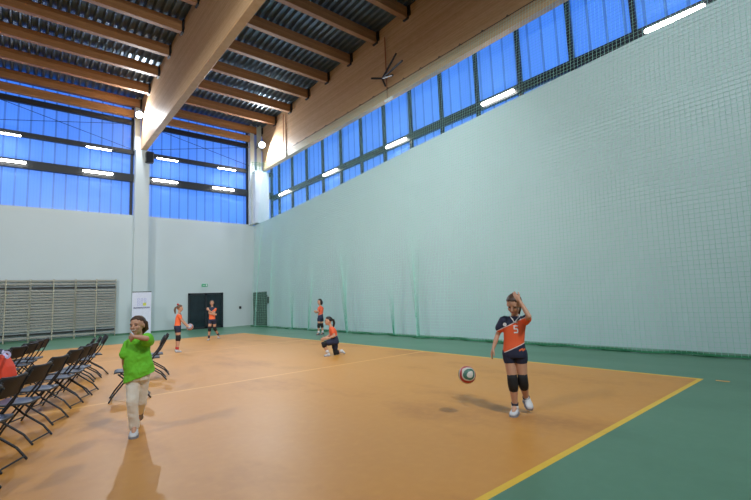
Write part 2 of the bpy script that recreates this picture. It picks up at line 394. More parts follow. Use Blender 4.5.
def thread_mesh():
    V = []; F = []
    r = .0027
    pts = np.array([[netp(NY0+i*C, j*C) for j in range(nz+1)] for i in range(ny+1)]); pts[:, :, 0] -= root.location.x; pts[:, :, 1] -= root.location.y
    def lines(A, o1, o2, step):
        nonlocal V, F
        for ln in A:
            ln = ln[::step] if (len(ln)-1) % step == 0 else ln
            n0 = len(V); m = len(ln)
            for p in ln: V += [(p[0]+o1[0]*r, p[1]+o1[1]*r, p[2]+o1[2]*r), (p[0]-o1[0]*r+o2[0]*r, p[1]-o1[1]*r+o2[1]*r, p[2]-o1[2]*r+o2[2]*r), (p[0]-o1[0]*r-o2[0]*r, p[1]-o1[1]*r-o2[1]*r, p[2]-o1[2]*r-o2[2]*r)]
            for k in range(m-1):
                a = n0+3*k
                for q in range(3): F.append((a+q, a+(q+1) % 3, a+3+(q+1) % 3, a+3+q))
    lines([pts[i] for i in range(ny+1)], (-1, 0, 0), (0, 1.2, 0), 3)
    lines([pts[:, j] for j in range(nz+1)], (-1, 0, 0), (0, 0, 1.2), 2)
    b = MB(); b.v = V; b.f = F; b.mi = [0]*len(F); return b
thread_mesh().build('mesh_netting', M_NET, root)
def rel(p): return (p[0]-10.85, p[1]-13, p[2])
b = MB(); b.tube([rel(netp(NY0+i*.4, NT)) for i in range(int((NY1-NY0)/.4)+1)], .012, 6); b.build('top_cable', M_STEEL, root)
# bottom hem: doubled netting and cord lying along the floor
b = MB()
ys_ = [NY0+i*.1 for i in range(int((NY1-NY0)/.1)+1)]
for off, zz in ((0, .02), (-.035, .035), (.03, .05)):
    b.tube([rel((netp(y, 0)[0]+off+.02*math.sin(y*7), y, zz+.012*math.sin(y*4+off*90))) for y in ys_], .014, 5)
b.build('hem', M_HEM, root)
b = MB()
for k in range(7):
    z = 10.55-.12*k; b.tube([rel((11.95, 24.9+.05*k, z-.1)), rel((11.7, 25.2, z-.16+.05*(k%3))), rel((11.4, 25.45, z-.05)), rel((11.1, 25.5, z-.12-.04*(k%2)))], .011, 5)
for k in range(4): b.tube([rel((11.2+.2*k, 25.45-.1*k, 9.75)), rel((11.2+.2*k, 25.48-.1*k, 10.5))], .012, 5)
b.build('corner_cords', M_HEM, root)
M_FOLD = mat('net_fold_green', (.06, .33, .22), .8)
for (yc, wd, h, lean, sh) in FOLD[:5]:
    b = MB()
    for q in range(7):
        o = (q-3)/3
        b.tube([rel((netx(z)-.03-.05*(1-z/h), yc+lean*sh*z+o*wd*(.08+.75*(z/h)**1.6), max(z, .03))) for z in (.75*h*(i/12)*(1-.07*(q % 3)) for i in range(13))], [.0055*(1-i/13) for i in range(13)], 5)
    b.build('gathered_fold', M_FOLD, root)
for i in range(24):
    y = NY0+.5+i
    h = MB(); h.tube([rel((12.13, y, NT+.1)), rel((12.02, y, NT+.1)), rel((11.97, y, NT+.0))], .012, 5); h.build('hook', M_STEEL, root)

# ================================================================== WALL OBJECTS
def speaker():
    r = empty('wall_speaker', (5.06, 25.9, 9.45), label='black loudspeaker on the white column under the middle beam', cat='speaker')
    bx((0, -.32, -.0), (.38, -.02, .62), 'cabinet', M_BLACK, r, .02)
    bx((.03, -.335, .03), (.35, -.318, .59), 'grille', M_STEEL, r, .005)
    b = MB(); b.box((.15, -.03, .2), (.23, .0, .4)); b.build('bracket', M_STEEL, r)
speaker()
r = empty('exit_sign', (8.5, BY, 2.5), label='small green emergency exit sign above the dark glass door', cat='sign')
bx((-.17, -.05, 0), (.17, 0, .17), 'sign_box', mat('exit_green', (.02, .25, .12), .4, emit=((.05, .5, .25), .25)), r, .006)
b = MB(); b.box((-.13, -.056, .07), (-.02, -.051, .10)); b.add([Vector((-.02, -.053, .05)), Vector((.03, -.053, .085)), Vector((-.02, -.053, .12))], [(0, 1, 2)])
b.box((.06, -.056, .03), (.13, -.051, .14)); b.build('pictogram', M_WHITE, r)
r = empty('wall_socket', (10.7, BY, 1.15), label='small black box on the pale back wall right of the glass door', cat='socket')
b = MB(); b.box((-.07, -.05, -.08), (.07, 0, .08), None, .015); b.build('socket_box', M_BLACK, r); b = MB(); b.tube([(0, -.065, 0), (0, -.05, 0)], .035, 10); b.build('socket_cap', M_STEEL, r)
r = empty('intercom_box', (RX, 24.35, 1.2), label='dark box with cord on the wall right of the green door', cat='intercom')
bx((-.1, -.13, .15), (0, .13, .55), 'housing', M_BLACK, r, .02)
b = MB(); b.tube([(-.09, -.06, .2), (-.14, -.08, .05), (-.12, -.02, -.08), (-.1, .05, .1), (-.08, .07, .2)], .014, 6); b.tube([(-.12, -.1, .6), (-.12, .0, .66), (-.12, .12, .6)], .03, 6); b.build('handset', M_BLACK, r, True)

# wall bars
def wall_bars(x, label):
    r = empty('wall_bars', (x, BY-.14, 0), label=label, cat='wall bars', group='wall bars on the back wall')
    for px in (0, .88, 1.76):
        b = MB(); b.box((px-.025 if px else 0, -.06, 0), (px+.025 if px != 1.76 else 1.76, .06, 2.98), None, .008); b.build('post', M_LPOST, r)
    zs = [2.90, 2.74]+[2.40-.132*k for k in range(15)]+[.2]
    for z in zs:
        b = MB(); b.box((.02, -.035, z-.045), (1.74, .0, z+.045), None, .012); b.build('rung', M_LADDER, r)
    for z in (2.56, .36): bx((.03, .0, z-.045), (1.73, .04, z+.04), 'shaded_rail', M_BLACK, r)  # rails lying in shade; their black puts that shade into the colour
    bx((.03, .05, .1), (1.73, .10, 2.5), 'back_board', mat('back_board', (.33, .33, .29), .7), r) if x > 50 else None
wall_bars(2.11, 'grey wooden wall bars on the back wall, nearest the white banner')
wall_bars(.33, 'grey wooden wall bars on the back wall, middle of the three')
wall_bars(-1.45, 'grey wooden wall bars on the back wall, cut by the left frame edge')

# roll-up banner
M_BAN = mat('banner_white', (.78, .79, .95), .5)
r = empty('rollup_banner', (4.72, 24.3, 0), rad(-3), label='white roll-up banner with a grid logo behind the person in green', cat='banner')
b = MB(); b.box((-.43, -.004, .08), (.43, .004, 2.2)); b.build('banner_sheet', M_BAN, r)
b = MB(); b.box((-.45, -.09, 0), (.45, .09, .09), None, .02); b.build('base', M_STEEL, r)
b = MB(); b.tube([(0, .03, .05), (0, .03, 2.2)], .012, 8); b.build('pole', M_STEEL, r)
b = MB(); b.box((-.43, -.014, 2.19), (.43, .014, 2.225)); b.build('top_rail', M_STEEL, r)
M_LILAC = mat('logo_lilac', (.45, .45, .80), .5); M_YEL = mat('logo_yellow', (.72, .72, .12), .5); M_INK = mat('ink_navy', (.03, .04, .20), .5)
lg = MB()
for i in range(3):
    for j in range(3):
        if (i, j) == (2, 0): continue
        X, Z = -.15+i*.15, 1.57+j*.13
        for a in ((X-.05, Z-.05, X+.05, Z-.035), (X-.05, Z+.035, X+.05, Z+.05), (X-.05, Z-.035, X-.035, Z+.035), (X+.035, Z-.035, X+.05, Z+.035)): lg.box((a[0], -.009, a[1]), (a[2], -.0045, a[3]))
lg.build('logo_grid', M_LILAC, r)
b = MB(); b.box((.06, -.009, 1.51), (.20, -.0045, 1.65)); b.build('logo_square', M_YEL, r)
b = MB(); X = -.36
for k, g in enumerate('1011211021012'):     # illegible bold word: strokes of a short dark word mark
    wd = .042; b.box((X, -.009, 1.37), (X+.014, -.0045, 1.445)); b.box((X+wd-.014, -.009, 1.37), (X+wd, -.0045, 1.445))
    if g != '0': b.box((X, -.009, 1.43), (X+wd, -.0045, 1.445))
    if g != '1': b.box((X, -.009, 1.37), (X+wd, -.0045, 1.385))
    X += .056
b.build('word_mark', M_INK, r)

# bracket with arms and rope hanging on the right beam
r = empty('rope_hoist', (12.1, 13.2, 10.72), label='black many-armed rope bracket hanging against the right roof beam', cat='bracket')
M_ROPE = mat('rope_rust', (.35, .12, .04), .8)
b = MB(); b.tube([(-.03, 0, 2.3), (-.03, 0, .3)], .03, 6); b.build('upper_rope', M_ROPE, r)
b = MB(); b.tube([(-.03, 0, .3), (-.03, 0, -.6)], .02, 6); b.build('lower_rope', M_ROPE, r)
for e in ((-.25, .75, .62), (-.3, -.95, .95), (-.45, -1.45, .35), (-.45, -.85, .0), (-.3, -.2, -.15)):
    b = MB(); b.tube([(-.06, .25, .45), e], .045, 6, 1); b.build('arm', M_BLACK, r)
b = MB(); b.box((-.1, -.35, -.72), (.0, .15, -.6), None, .02); b.build('clamp', M_WHITE, r)
b = MB(); b.tube([(12.1, 22.9, 13.0), (12.1, 22.9, 10.25)], .022, 6); tag(b.build('hanging_cord', M_ROPE), 'thin brown cord down the back end of the right roof beam', 'cord')

# ================================================================== FOLDING CHAIRS
M_SEAT = mat('chair_seat_grey', (.045, .055, .075), .38); M_CBACK = mat('chair_back_black', (.012, .012, .015), .6); M_CTUBE = mat('chair_tube_dark', (.035, .038, .045), .4, .4)
def make_chair():
    r = empty('folding_chair')
    def panel(wd, rows, th, name, m):
        # rows: list of (y,z,nx,nz bow) with bow bending sideways
        b = MB(); n = 8; top = []; bot = []
        for (y, z, dy, dz, wf, bow) in rows:
            for side, arr in ((1, top), (-1, bot)):
                arr.append([Vector(((i/n-.5)*wd*wf, y+dy*side*th/2+bow*dy*(2*i/n-1)**2, z+dz*side*th/2+bow*dz*(2*i/n-1)**2)) for i in range(n+1)])
        rs = [t+bb[::-1] for t, bb in zip(top, bot)]
        b.rings(rs); return b.build(name, m, r, True)
    panel(.40, [(-.19, .425, 0, 1, .86, .012), (-.17, .43, 0, 1, .95, .012), (0, .425, 0, 1, 1, .014), (.17, .435, 0, 1, 1, .01), (.205, .428, 0, 1, .97, .008), (.215, .415, 0, 1, .93, .008)], .022, 'seat', M_SEAT)
    dy, dz = .9, .43
    panel(.46, [(-.215, .645, dy, dz, .88, .02), (-.222, .66, dy, dz, .98, .03), (-.25, .72, dy, dz, 1, .035), (-.285, .785, dy, dz, 1, .035), (-.30, .82, dy, dz, .93, .03), (-.305, .835, dy, dz, .78, .03)], .02, 'backrest', M_CBACK)
    for s in (-1, 1):
        b = MB(); b.tube([(s*.215, .27, .012), (s*.215, .21, .11), (s*.212, -.15, .56), (s*.205, -.285, .80)], .012, 8, 1); b.build('leg', M_CTUBE, r, True)
        b = MB(); b.tube([(s*.185, .15, .41), (s*.185, .0, .27), (s*.188, -.22, .12), (s*.19, -.31, .012)], .012, 8, 1); b.build('leg', M_CTUBE, r, True)
        b = MB(); b.tube([(s*.2, -.02, .415), (s*.2, .16, .41)], .008, 6); b.build('seat_bracket', M_CTUBE, r)
    b = MB(); b.tube([(-.215, .235, .06), (.215, .235, .06)], .009, 6); b.build('crossbar', M_CTUBE, r)
    b = MB(); b.tube([(-.19, -.295, .035), (.19, -.295, .035)], .009, 6); b.build('crossbar', M_CTUBE, r)
    return r
CH0 = make_chair(); used = [False]
def chair(x, y, face, label, group):
    if not used[0]: c = CH0; used[0] = True
    else: c = copy_tree(CH0)
    c.location = (x, y, 0); c.scale = (1, 1, 1.03); c.rotation_euler = (0, 0, -rad(face)); c['label'] = label; c['category'] = 'chair'; c['group'] = group
    return c
g1 = 'folding chairs in the front row at left'
row = [(-.44, 5.0), (-.26, 5.75), (-.02, 6.62), (.20, 7.45), (.46, 8.38), (.62, 8.95), (.79, 9.45)]
row[5] = (.64, 8.95)
names = ['dark folding chair nearest the camera, cut by the left edge of the picture', 'dark folding chair second nearest the camera, below the seated person',
         'dark folding chair whose backrest hides the lower back of the person seated', 'dark folding chair immediately right of the seated person in orange, front row',
         'dark folding chair in the middle of the front row', 'dark folding chair in the front row, fifth from its far end', 'dark folding chair in front of the three bunched at the far row end']
for (x, y), l in zip(row, names): chair(x, y, -61, l, g1)
for (x, y, a), l in zip([(.93, 10.75, -80), (1.10, 11.2, -84), (1.27, 11.65, -88)], ['left one', 'middle one', 'right one']):
    chair(x, y, a, f'dark folding chair, {l} of three bunched at the front row far end', g1)
g2 = 'folding chairs in the second row behind'
for (x, y), l in zip([(-.45, 9.5), (-.22, 10.2), (-.05, 10.95), (.06, 11.6), (.18, 12.25)], ['just behind the seated person in orange', 'second from the seated person', 'middle chair', 'second from the far end', 'at the far end']):
    chair(x, y, -57, f'dark folding chair in the second row, {l}', g2)
g3 = 'folding chairs beside the person in green'
chair(1.42, 8.15, -80, 'black folding chair with its seat showing left of the person in green', g3)
chair(2.05, 9.75, -78, 'dark folding chair right of the person in green, nearer of two', g3)
chair(2.25, 10.35, -78, 'dark folding chair right of the person in green, farther of two', g3)

# ================================================================== VOLLEYBALLS
def ball_mat(name, ca, cb, cc):
    m = mat(name, ca, .4); nt = m.node_tree; bs = nt.nodes['Principled BSDF']; tc = nt.nodes.new('ShaderNodeTexCoord')
    wv = node(nt, 'ShaderNodeTexWave'); wv.inputs['Scale'].default_value = 3.6; wv.inputs['Distortion'].default_value = 1.6; wv.inputs['Detail'].default_value = 0; wv.inputs['Detail Scale'].default_value = 3
    nt.links.new(tc.outputs['Object'], wv.inputs[0])
    a = math_(nt, 'GREATER_THAN', wv.outputs['Fac'], .64); c = math_(nt, 'LESS_THAN', wv.outputs['Fac'], .15)
    nt.links.new(mixc(nt, c, mixc(nt, a, ca, cb), cc), bs.inputs['Base Color']); return m
MBALL = ball_mat('ball_red_white_green', (.62, .60, .55), (.42, .03, .04), (.05, .16, .12))
MBALL2 = ball_mat('ball_pale', (.6, .5, .42), (.45, .12, .1), (.15, .25, .5))
def ball(loc, m, label):
    b = MB(); b.ell((0, 0, 0), ((.105, 0, 0), (0, .105, 0), (0, 0, .105)), 32, 20); o = b.build('volleyball', m, None, True, loc); o.rotation_euler = (1.5, .3, .9)
    return tag(o, label, 'ball')

# ================================================================== PEOPLE
M_SKIN = mat('skin', (.55, .30, .20), .55, noise=(20, .06)); M_SKIN2 = mat('skin_legs', (.50, .25, .16), .55, noise=(20, .06))
M_NAVY = mat('cloth_navy', (.012, .017, .05), .75); M_PAD = mat('knee_pad_black', (.008, .008, .01), .8)
M_SHOEW = mat('shoe_white', (.62, .64, .68), .5, noise=(30, .2)); M_SOLE = mat('shoe_sole', (.25, .26, .3), .6); M_SHOEB = mat('shoe_black', (.015, .015, .02), .5)
M_SOCKW = mat('sock_white', (.6, .6, .62), .8); M_SOCKB = mat('sock_dark', (.03, .03, .05), .8)
M_HDARK = mat('hair_dark', (.014, .010, .009), .5, noise=(60, .5)); M_HBROWN = mat('hair_brown', (.06, .03, .016), .5, noise=(60, .5)); M_HLIGHT = mat('hair_light_brown', (.13, .07, .04), .5, noise=(60, .4))
M_GREENT = mat('cloth_green', (.16, .60, .03), .75, noise=(7, .12), bump=.3); M_CREAM = mat('cloth_cream', (.80, .77, .70), .8, noise=(7, .08), bump=.3)
M_EYE = mat('eye_dark', (.02, .015, .012), .3); M_LIP = mat('lips', (.45, .12, .10), .5); M_TEETH = mat('teeth', (.8, .78, .74), .4)
M_RED = mat('cloth_red', (.5, .03, .03), .7)
def jersey_mat(name, lines, R, orange=(.83, .12, .035)):
    """navy / orange jersey: lines = (slope, offset_top, offset_bottom) in the wearer's picture axis R and height"""
    m = mat(name, orange, .7); nt = m.node_tree; bs = nt.nodes['Principled BSDF']; tc = nt.nodes.new('ShaderNodeTexCoord')
    d = nt.nodes.new('ShaderNodeVectorMath'); d.operation = 'DOT_PRODUCT'; nt.links.new(tc.outputs['Object'], d.inputs[0]); d.inputs[1].default_value = R
    sx = nt.nodes.new('ShaderNodeSeparateXYZ'); nt.links.new(tc.outputs['Object'], sx.inputs[0])
    s1, o1, s2, o2, wl = lines; a = d.outputs['Value']; z = sx.outputs[2]
    t = math_(nt, 'SUBTRACT', z, math_(nt, 'ADD', math_(nt, 'MULTIPLY', a, s1), o1)); q = math_(nt, 'SUBTRACT', math_(nt, 'ADD', math_(nt, 'MULTIPLY', a, s2), o2), z)
    mx = math_(nt, 'MAXIMUM', t, q); nav = math_(nt, 'GREATER_THAN', mx, 0.0); wh = math_(nt, 'GREATER_THAN', mx, -wl)
    c = mixc(nt, nav, mixc(nt, wh, orange, (.7, .62, .6)), (.012, .017, .05)); nt.links.new(c, bs.inputs['Base Color']); return m

class Fig:
    def __init__(s, root, face, name='person', label='', vox=.006, scale=1.0, group=None):
        s.root = Vector((root[0], root[1], 0)); s.n = s.root.normalized(); s.D = s.root.length
        s.r = s.n.cross(Vector((0, 0, 1))).normalized(); s.k = scale; s.vox = vox
        ph = rad(face); s.fw = (-s.n*math.cos(ph)+s.r*math.sin(ph)); s.lat = s.fw.cross(Vector((0, 0, 1)))*-1   # lat: wearer's side pointing image right when facing us
        if s.lat.dot(s.r) < 0 and abs(face) < 90: s.lat = -s.lat
        s.e = empty(name, s.root, label=label, cat='person', group=group); s.b = MB()
    def P(s, x, y, off=0):
        d = (CF+CR*((x-375.5)/FPX)-CU*((y-250)/FPX)); t = (s.D+off)/(d.x*s.n.x+d.y*s.n.y); return CP+d*t-s.root
    def limb(s, b, pts, rr, n=12):
        P = [Vector(p) for p in pts]; Q = []; R = []
        for i in range(len(P)-1):
            for k in range(5): t = k/5; Q.append(P[i].lerp(P[i+1], t)); R.append(rr[i]+(rr[i+1]-rr[i])*t)
        Q.append(P[-1]); R.append(rr[-1]); b.tube(Q, [q*s.k for q in R], n, 1)
    def torso(s, b, secs, g=0):
        """secs: (centre, half width, half depth[, lateral])"""
        rs = []
        for sec in secs:
            c, hw, hd = sec[:3]; lat = (sec[3] if len(sec) > 3 else s.lat).normalized(); up = Vector((0, 0, 1)); fd = lat.cross(up).normalized()
            ring = []
            for k in range(20):
                t = 2*math.pi*k/20; cx, sy = math.cos(t), math.sin(t)
                ring.append(Vector(c)+lat*((hw+g)*s.k*math.copysign(abs(cx)**.8, cx))+fd*((hd+g)*s.k*math.copysign(abs(sy)**.8, sy)))
            rs.append(ring)
        b.rings(rs)
    def hand(s, b, wr, d, side, palm, curl=.4, k=1.0):
        """wrist, pointing direction, thumb side, palm normal"""
        d = Vector(d).normalized(); side = Vector(side); side = (side-d*side.dot(d)).normalized(); pn = Vector(palm); pn = (pn-d*pn.dot(d)-side*pn.dot(side)).normalized(); q = s.k*k; wr = Vector(wr)
        b.ell(wr+d*.042*q, (d*.052*q, side*.038*q, pn*.016*q), 12, 8)
        for j, (o, L) in enumerate(((.027, .068), (.009, .075), (-.010, .070), (-.028, .055))):
            p0 = wr+(d*.07+side*o)*q; p1 = p0+(d*L*.5+side*o*.25+pn*curl*.012)*q; p2 = p1+(d*L*.5*(1-curl*.4)+pn*curl*.03)*q
            b.tube([wr+(d*.03+side*o*.7)*q, p0, p1, p2], [.009*q, .0092*q, .0086*q, .0075*q], 8, 1)
        t0 = wr+(d*.02+side*.02)*q; t1 = t0+(d*.03+side*.03+pn*.008)*q; t2 = t1+(d*.032+side*.010+pn*.01)*q
        b.tube([t0, t1, t2], [.012*q, .0105*q, .0085*q], 8, 1)
    def head(s, c, fwd, up=Vector((0, 0, 1)), hk=1.0, hair=None, style=(), smile=False):
        fwd = Vector(fwd).normalized(); up = (Vector(up)-fwd*Vector(up).dot(fwd)).normalized(); sd = fwd.cross(up); q = s.k*hk; c = Vector(c); b = s.b
        L = lambda x, y, z: c+(sd*x+fwd*y+up*z)*q
        b.ell(L(0, -.012, .025), (sd*.074*q, fwd*.092*q, up*.085*q), 18, 14)
        b.ell(L(0, .02, -.035), (sd*.056*q, fwd*.062*q, up*.068*q), 16, 12)
        b.ell(L(0, .052, -.083), (sd*.024*q, fwd*.022*q, up*.018*q), 10, 8)
        for e in (-1, 1):
            b.ell(L(e*.033, .055, -.025), (sd*.024*q, fwd*.022*q, up*.026*q), 10, 8)
            b.ell(L(e*.074, -.008, -.008), (sd*.010*q, fwd*.017*q, up*.028*q), 10, 8)
            b.ell(L(e*.03, .068, .022), (sd*.024*q, fwd*.012*q, up*.008*q), 8, 6)
        b.tube([L(0, .075, .012), L(0, .088, -.012), L(0, .094, -.024)], [.009*q, .011*q, .013*q], 8, 1)
        b.tube([L(-.013, .078, -.052), L(.013, .078, -.052)], .007*q, 8, 1)
        s.hd = (L, q, sd, fwd, up)
        for e in (-1, 1):
            m = MB(); m.ell(L(e*.029, .0735, .003), (sd*.0105*q, fwd*.005*q, up*.0048*q), 10, 8); o = m.build('eye', M_EYE, s.e, True)
            m = MB(); m.tube([L(e*.014, .083, .021), L(e*.03, .082, .027), L(e*.046, .072, .021)], .0020*q, 6, 1); m.build('eyebrow', hair, s.e, True)
        m = MB()
        if smile: m.tube([L(-.022, .073, -.045), L(-.010, .0815, -.052), L(.010, .0815, -.052), L(.022, .073, -.045)], .0042*q, 8, 1); m.build('mouth', M_TEETH, s.e, True)
        else: m.tube([L(-.018, .079, -.050), L(0, .085, -.051), L(.018, .079, -.050)], .0048*q, 8, 1); m.build('mouth', M_LIP, s.e, True)
        # hair cap: shell around the skull whose face side dives into the head
        m = MB(); n, mm = 28, 20; rs = []
        low = -.35 if 'short' not in style else -.6
        for i in range(1, mm):
            t = math.pi*i/mm; ring = []
            for k_ in range(n):
                a = 2*math.pi*k_/n; x, y, z = math.sin(t)*math.cos(a), math.sin(t)*math.sin(a), -math.cos(t)
                face = (y > .12 and z < .12+.42*y) ; under = z < low
                sh = 1.0 if not (face or under) else .80
                ring.append(L(x*.083*sh, (-.014+y*.101*sh), .028+z*.094*sh*(1.0 if z > 0 else 1.15)))
            rs.append(ring)
        m.rings(rs)
        if 'pony' in style: m.tube([L(0, -.10, .03), L(0, -.135, .02), L(0, -.15, -.06), L(0, -.13, -.14), L(0, -.12, -.19)], [.026*q, .03*q, .034*q, .026*q, .01*q], 10, 1)
        if 'nape' in style: m.tube([L(0, -.085, .05), L(0, -.115, .0), L(0, -.105, -.06), L(0, -.08, -.10)], [.05*q, .052*q, .045*q, .02*q], 12, 1); m.tube([L(-.07, -.05, .02), L(-.06, -.075, -.05), L(0, -.085, -.09)], [.028*q, .028*q, .02*q], 10, 1); m.tube([L(.07, -.05, .02), L(.06, -.075, -.05), L(0, -.085, -.09)], [.028*q, .028*q, .02*q], 10, 1)
        if 'bob' in style:
            for a in range(9):
                t = math.pi*(1+a/8); m.tube([L(.075*math.cos(t), -.01+.09*math.sin(t), .02), L(.085*math.cos(t), -.01+.10*math.sin(t), -.05), L(.075*math.cos(t), -.01+.09*math.sin(t), -.115)], [.026*q, .028*q, .016*q], 8, 1)
        h = m.build('hair', hair, s.e, True); rm = h.modifiers.new('r', 'REMESH'); rm.mode = 'VOXEL'; rm.voxel_size = max(.005, s.vox); rm.use_smooth_shade = True
        if 'bun' in style:
            m = MB(); m.ell(L(0, -.075, .125), (sd*.035*q, fwd*.035*q, up*.03*q), 12, 8); m.build('hair_tie', M_RED, s.e, True)
    def mesh(s, b, name, m, vox=None, sm=2, parent=None):
        o = b.build(name, m, parent or s.e, True); rm = o.modifiers.new('r', 'REMESH'); rm.mode = 'VOXEL'; rm.voxel_size = vox or s.vox; rm.use_smooth_shade = True
        if sm: q = o.modifiers.new('s', 'SMOOTH'); q.iterations = sm; q.factor = .5
        return o
    def body(s, m=M_SKIN): return s.mesh(s.b, 'body', m)
    def shoe(s, ank, toe, m=M_SHOEW, k=1.0, sock=M_SOCKW, flat=True):
        ank = Vector(ank); toe = Vector(toe); q = s.k*k
        heel = Vector((ank.x, ank.y, toe.z)) if flat else ank+Vector((0, 0, -.05*q))
        d = (toe-heel).normalized(); sd = d.cross(Vector((0, 0, 1)) if abs(d.z) < .8 else -s.n).normalized(); up = sd.cross(d).normalized()
        h0 = heel-d*.05*q; L = (toe-h0).length
        b = MB(); rs = []
        for t, w, h in ((0, .022, .045), (.06, .030, .068), (.2, .034, .075), (.38, .034, .062), (.6, .040, .046), (.82, .038, .034), (.95, .028, .026), (1, .014, .015)):
            c = h0+d*L*t; rs.append([c+sd*(w*q*math.cos(a))+up*(.012*q+h*q*(.5+.5*math.sin(a))) for a in (2*math.pi*i/14 for i in range(14))])
        b.rings(rs); b.tube([ank+up*.0, heel+up*.05*q], [.036*q, .034*q], 12); o = b.build('shoe', m, s.e, True)
        b = MB(); rs = []
        for t, w in ((-.01, .02), (.05, .032), (.2, .036), (.38, .035), (.6, .043), (.82, .041), (.96, .03), (1.02, .014)):
            c = h0+d*L*t; rs.append([c-sd*w*q, c+sd*w*q, c+sd*w*q+up*.02*q, c-sd*w*q+up*.02*q])
        b.rings(rs); b.build('sole', M_SOLE, o)
        return o
    def sock(s, ank, kn, m, L=.25):
        ank = Vector(ank); kn = Vector(kn); b = MB(); b.tube([ank, ank.lerp(kn, L*.5), ank.lerp(kn, L)], [.040*s.k, .041*s.k, .045*s.k], 12); b.build('sock', m, s.e, True)
    def pad(s, hip, kn, ank, r=.064):
        hip, kn, ank = Vector(hip), Vector(kn), Vector(ank); u = (hip-kn).normalized(); d = (ank-kn).normalized(); q = s.k; f = -(u+d)
        b = MB(); b.tube([kn+u*.10*q, kn+u*.05*q, kn, kn+d*.05*q, kn+d*.095*q], [r*1.02*q, r*1.07*q, r*1.12*q, r*1.06*q, r*.9*q], 18)
        b.build('knee_pad', M_PAD, s.e, True)
    def leg(s, hip, kn, an, toe, th=.078):
        s.limb(s.b, [hip, Vector(hip).lerp(Vector(kn), .35), kn], [th, th*.93, .052]); c = Vector(kn).lerp(Vector(an), .3)
        s.limb(s.b, [kn, c, Vector(kn).lerp(Vector(an), .7), an], [.052, .053, .038, .032]); s.limb(s.b, [an, Vector(an).lerp(Vector(toe), .8)-Vector((0, 0, .0))], [.032, .022])
    def arm(s, sh, el, wr, r0=.043):
        e = r0*.77; s.limb(s.b, [sh, Vector(sh).lerp(Vector(el), .5), el], [r0, r0*.92, e]); s.limb(s.b, [el, Vector(el).lerp(Vector(wr), .35), wr], [e, e*1.03, e*.7])
def decal(target, polys, origin, ux, uy, dirn, name, m, parent, off=.003, sub=.012):
    """flat shapes laid onto the garment surface by ray casting"""
    dg = bpy.context.evaluated_depsgraph_get(); ev = target.evaluated_get(dg); me = ev.to_mesh()
    bv = BVHTree.FromPolygons([v.co.copy() for v in me.vertices], [tuple(p.vertices) for p in me.polygons]); ev.to_mesh_clear()
    b = MB()
    for (a0, c0, a1, c1, a2, c2, a3, c3) in polys:
        n = 5; g = []
        for i in range(n+1):
            for j in range(n+1):
                u, v = i/n, j/n; A = ((a0*(1-u)+a1*u)*(1-v)+(a3*(1-u)+a2*u)*v); Cc = ((c0*(1-u)+c1*u)*(1-v)+(c3*(1-u)+c2*u)*v)
                p = Vector(origin)+ux*A+uy*Cc-dirn*.6; hit = bv.ray_cast(p, dirn)
                g.append((hit[0] if hit[0] else p+dirn*.5)-dirn*off)
        b.add(g, [(i*(n+1)+j, (i+1)*(n+1)+j, (i+1)*(n+1)+j+1, i*(n+1)+j+1) for i in range(n) for j in range(n)])
    return b.build(name, m, parent)
def ringpoly(cx, cy, r0, r1, n=16):
    o = []
    for i in range(n):
        a, c = 2*math.pi*i/n, 2*math.pi*(i+1)/n
        o.append((cx+r0*math.cos(a), cy+r0*math.sin(a), cx+r1*math.cos(a), cy+r1*math.sin(a), cx+r1*math.cos(c), cy+r1*math.sin(c), cx+r0*math.cos(c), cy+r0*math.sin(c)))
    return o
UP = Vector((0, 0, 1))

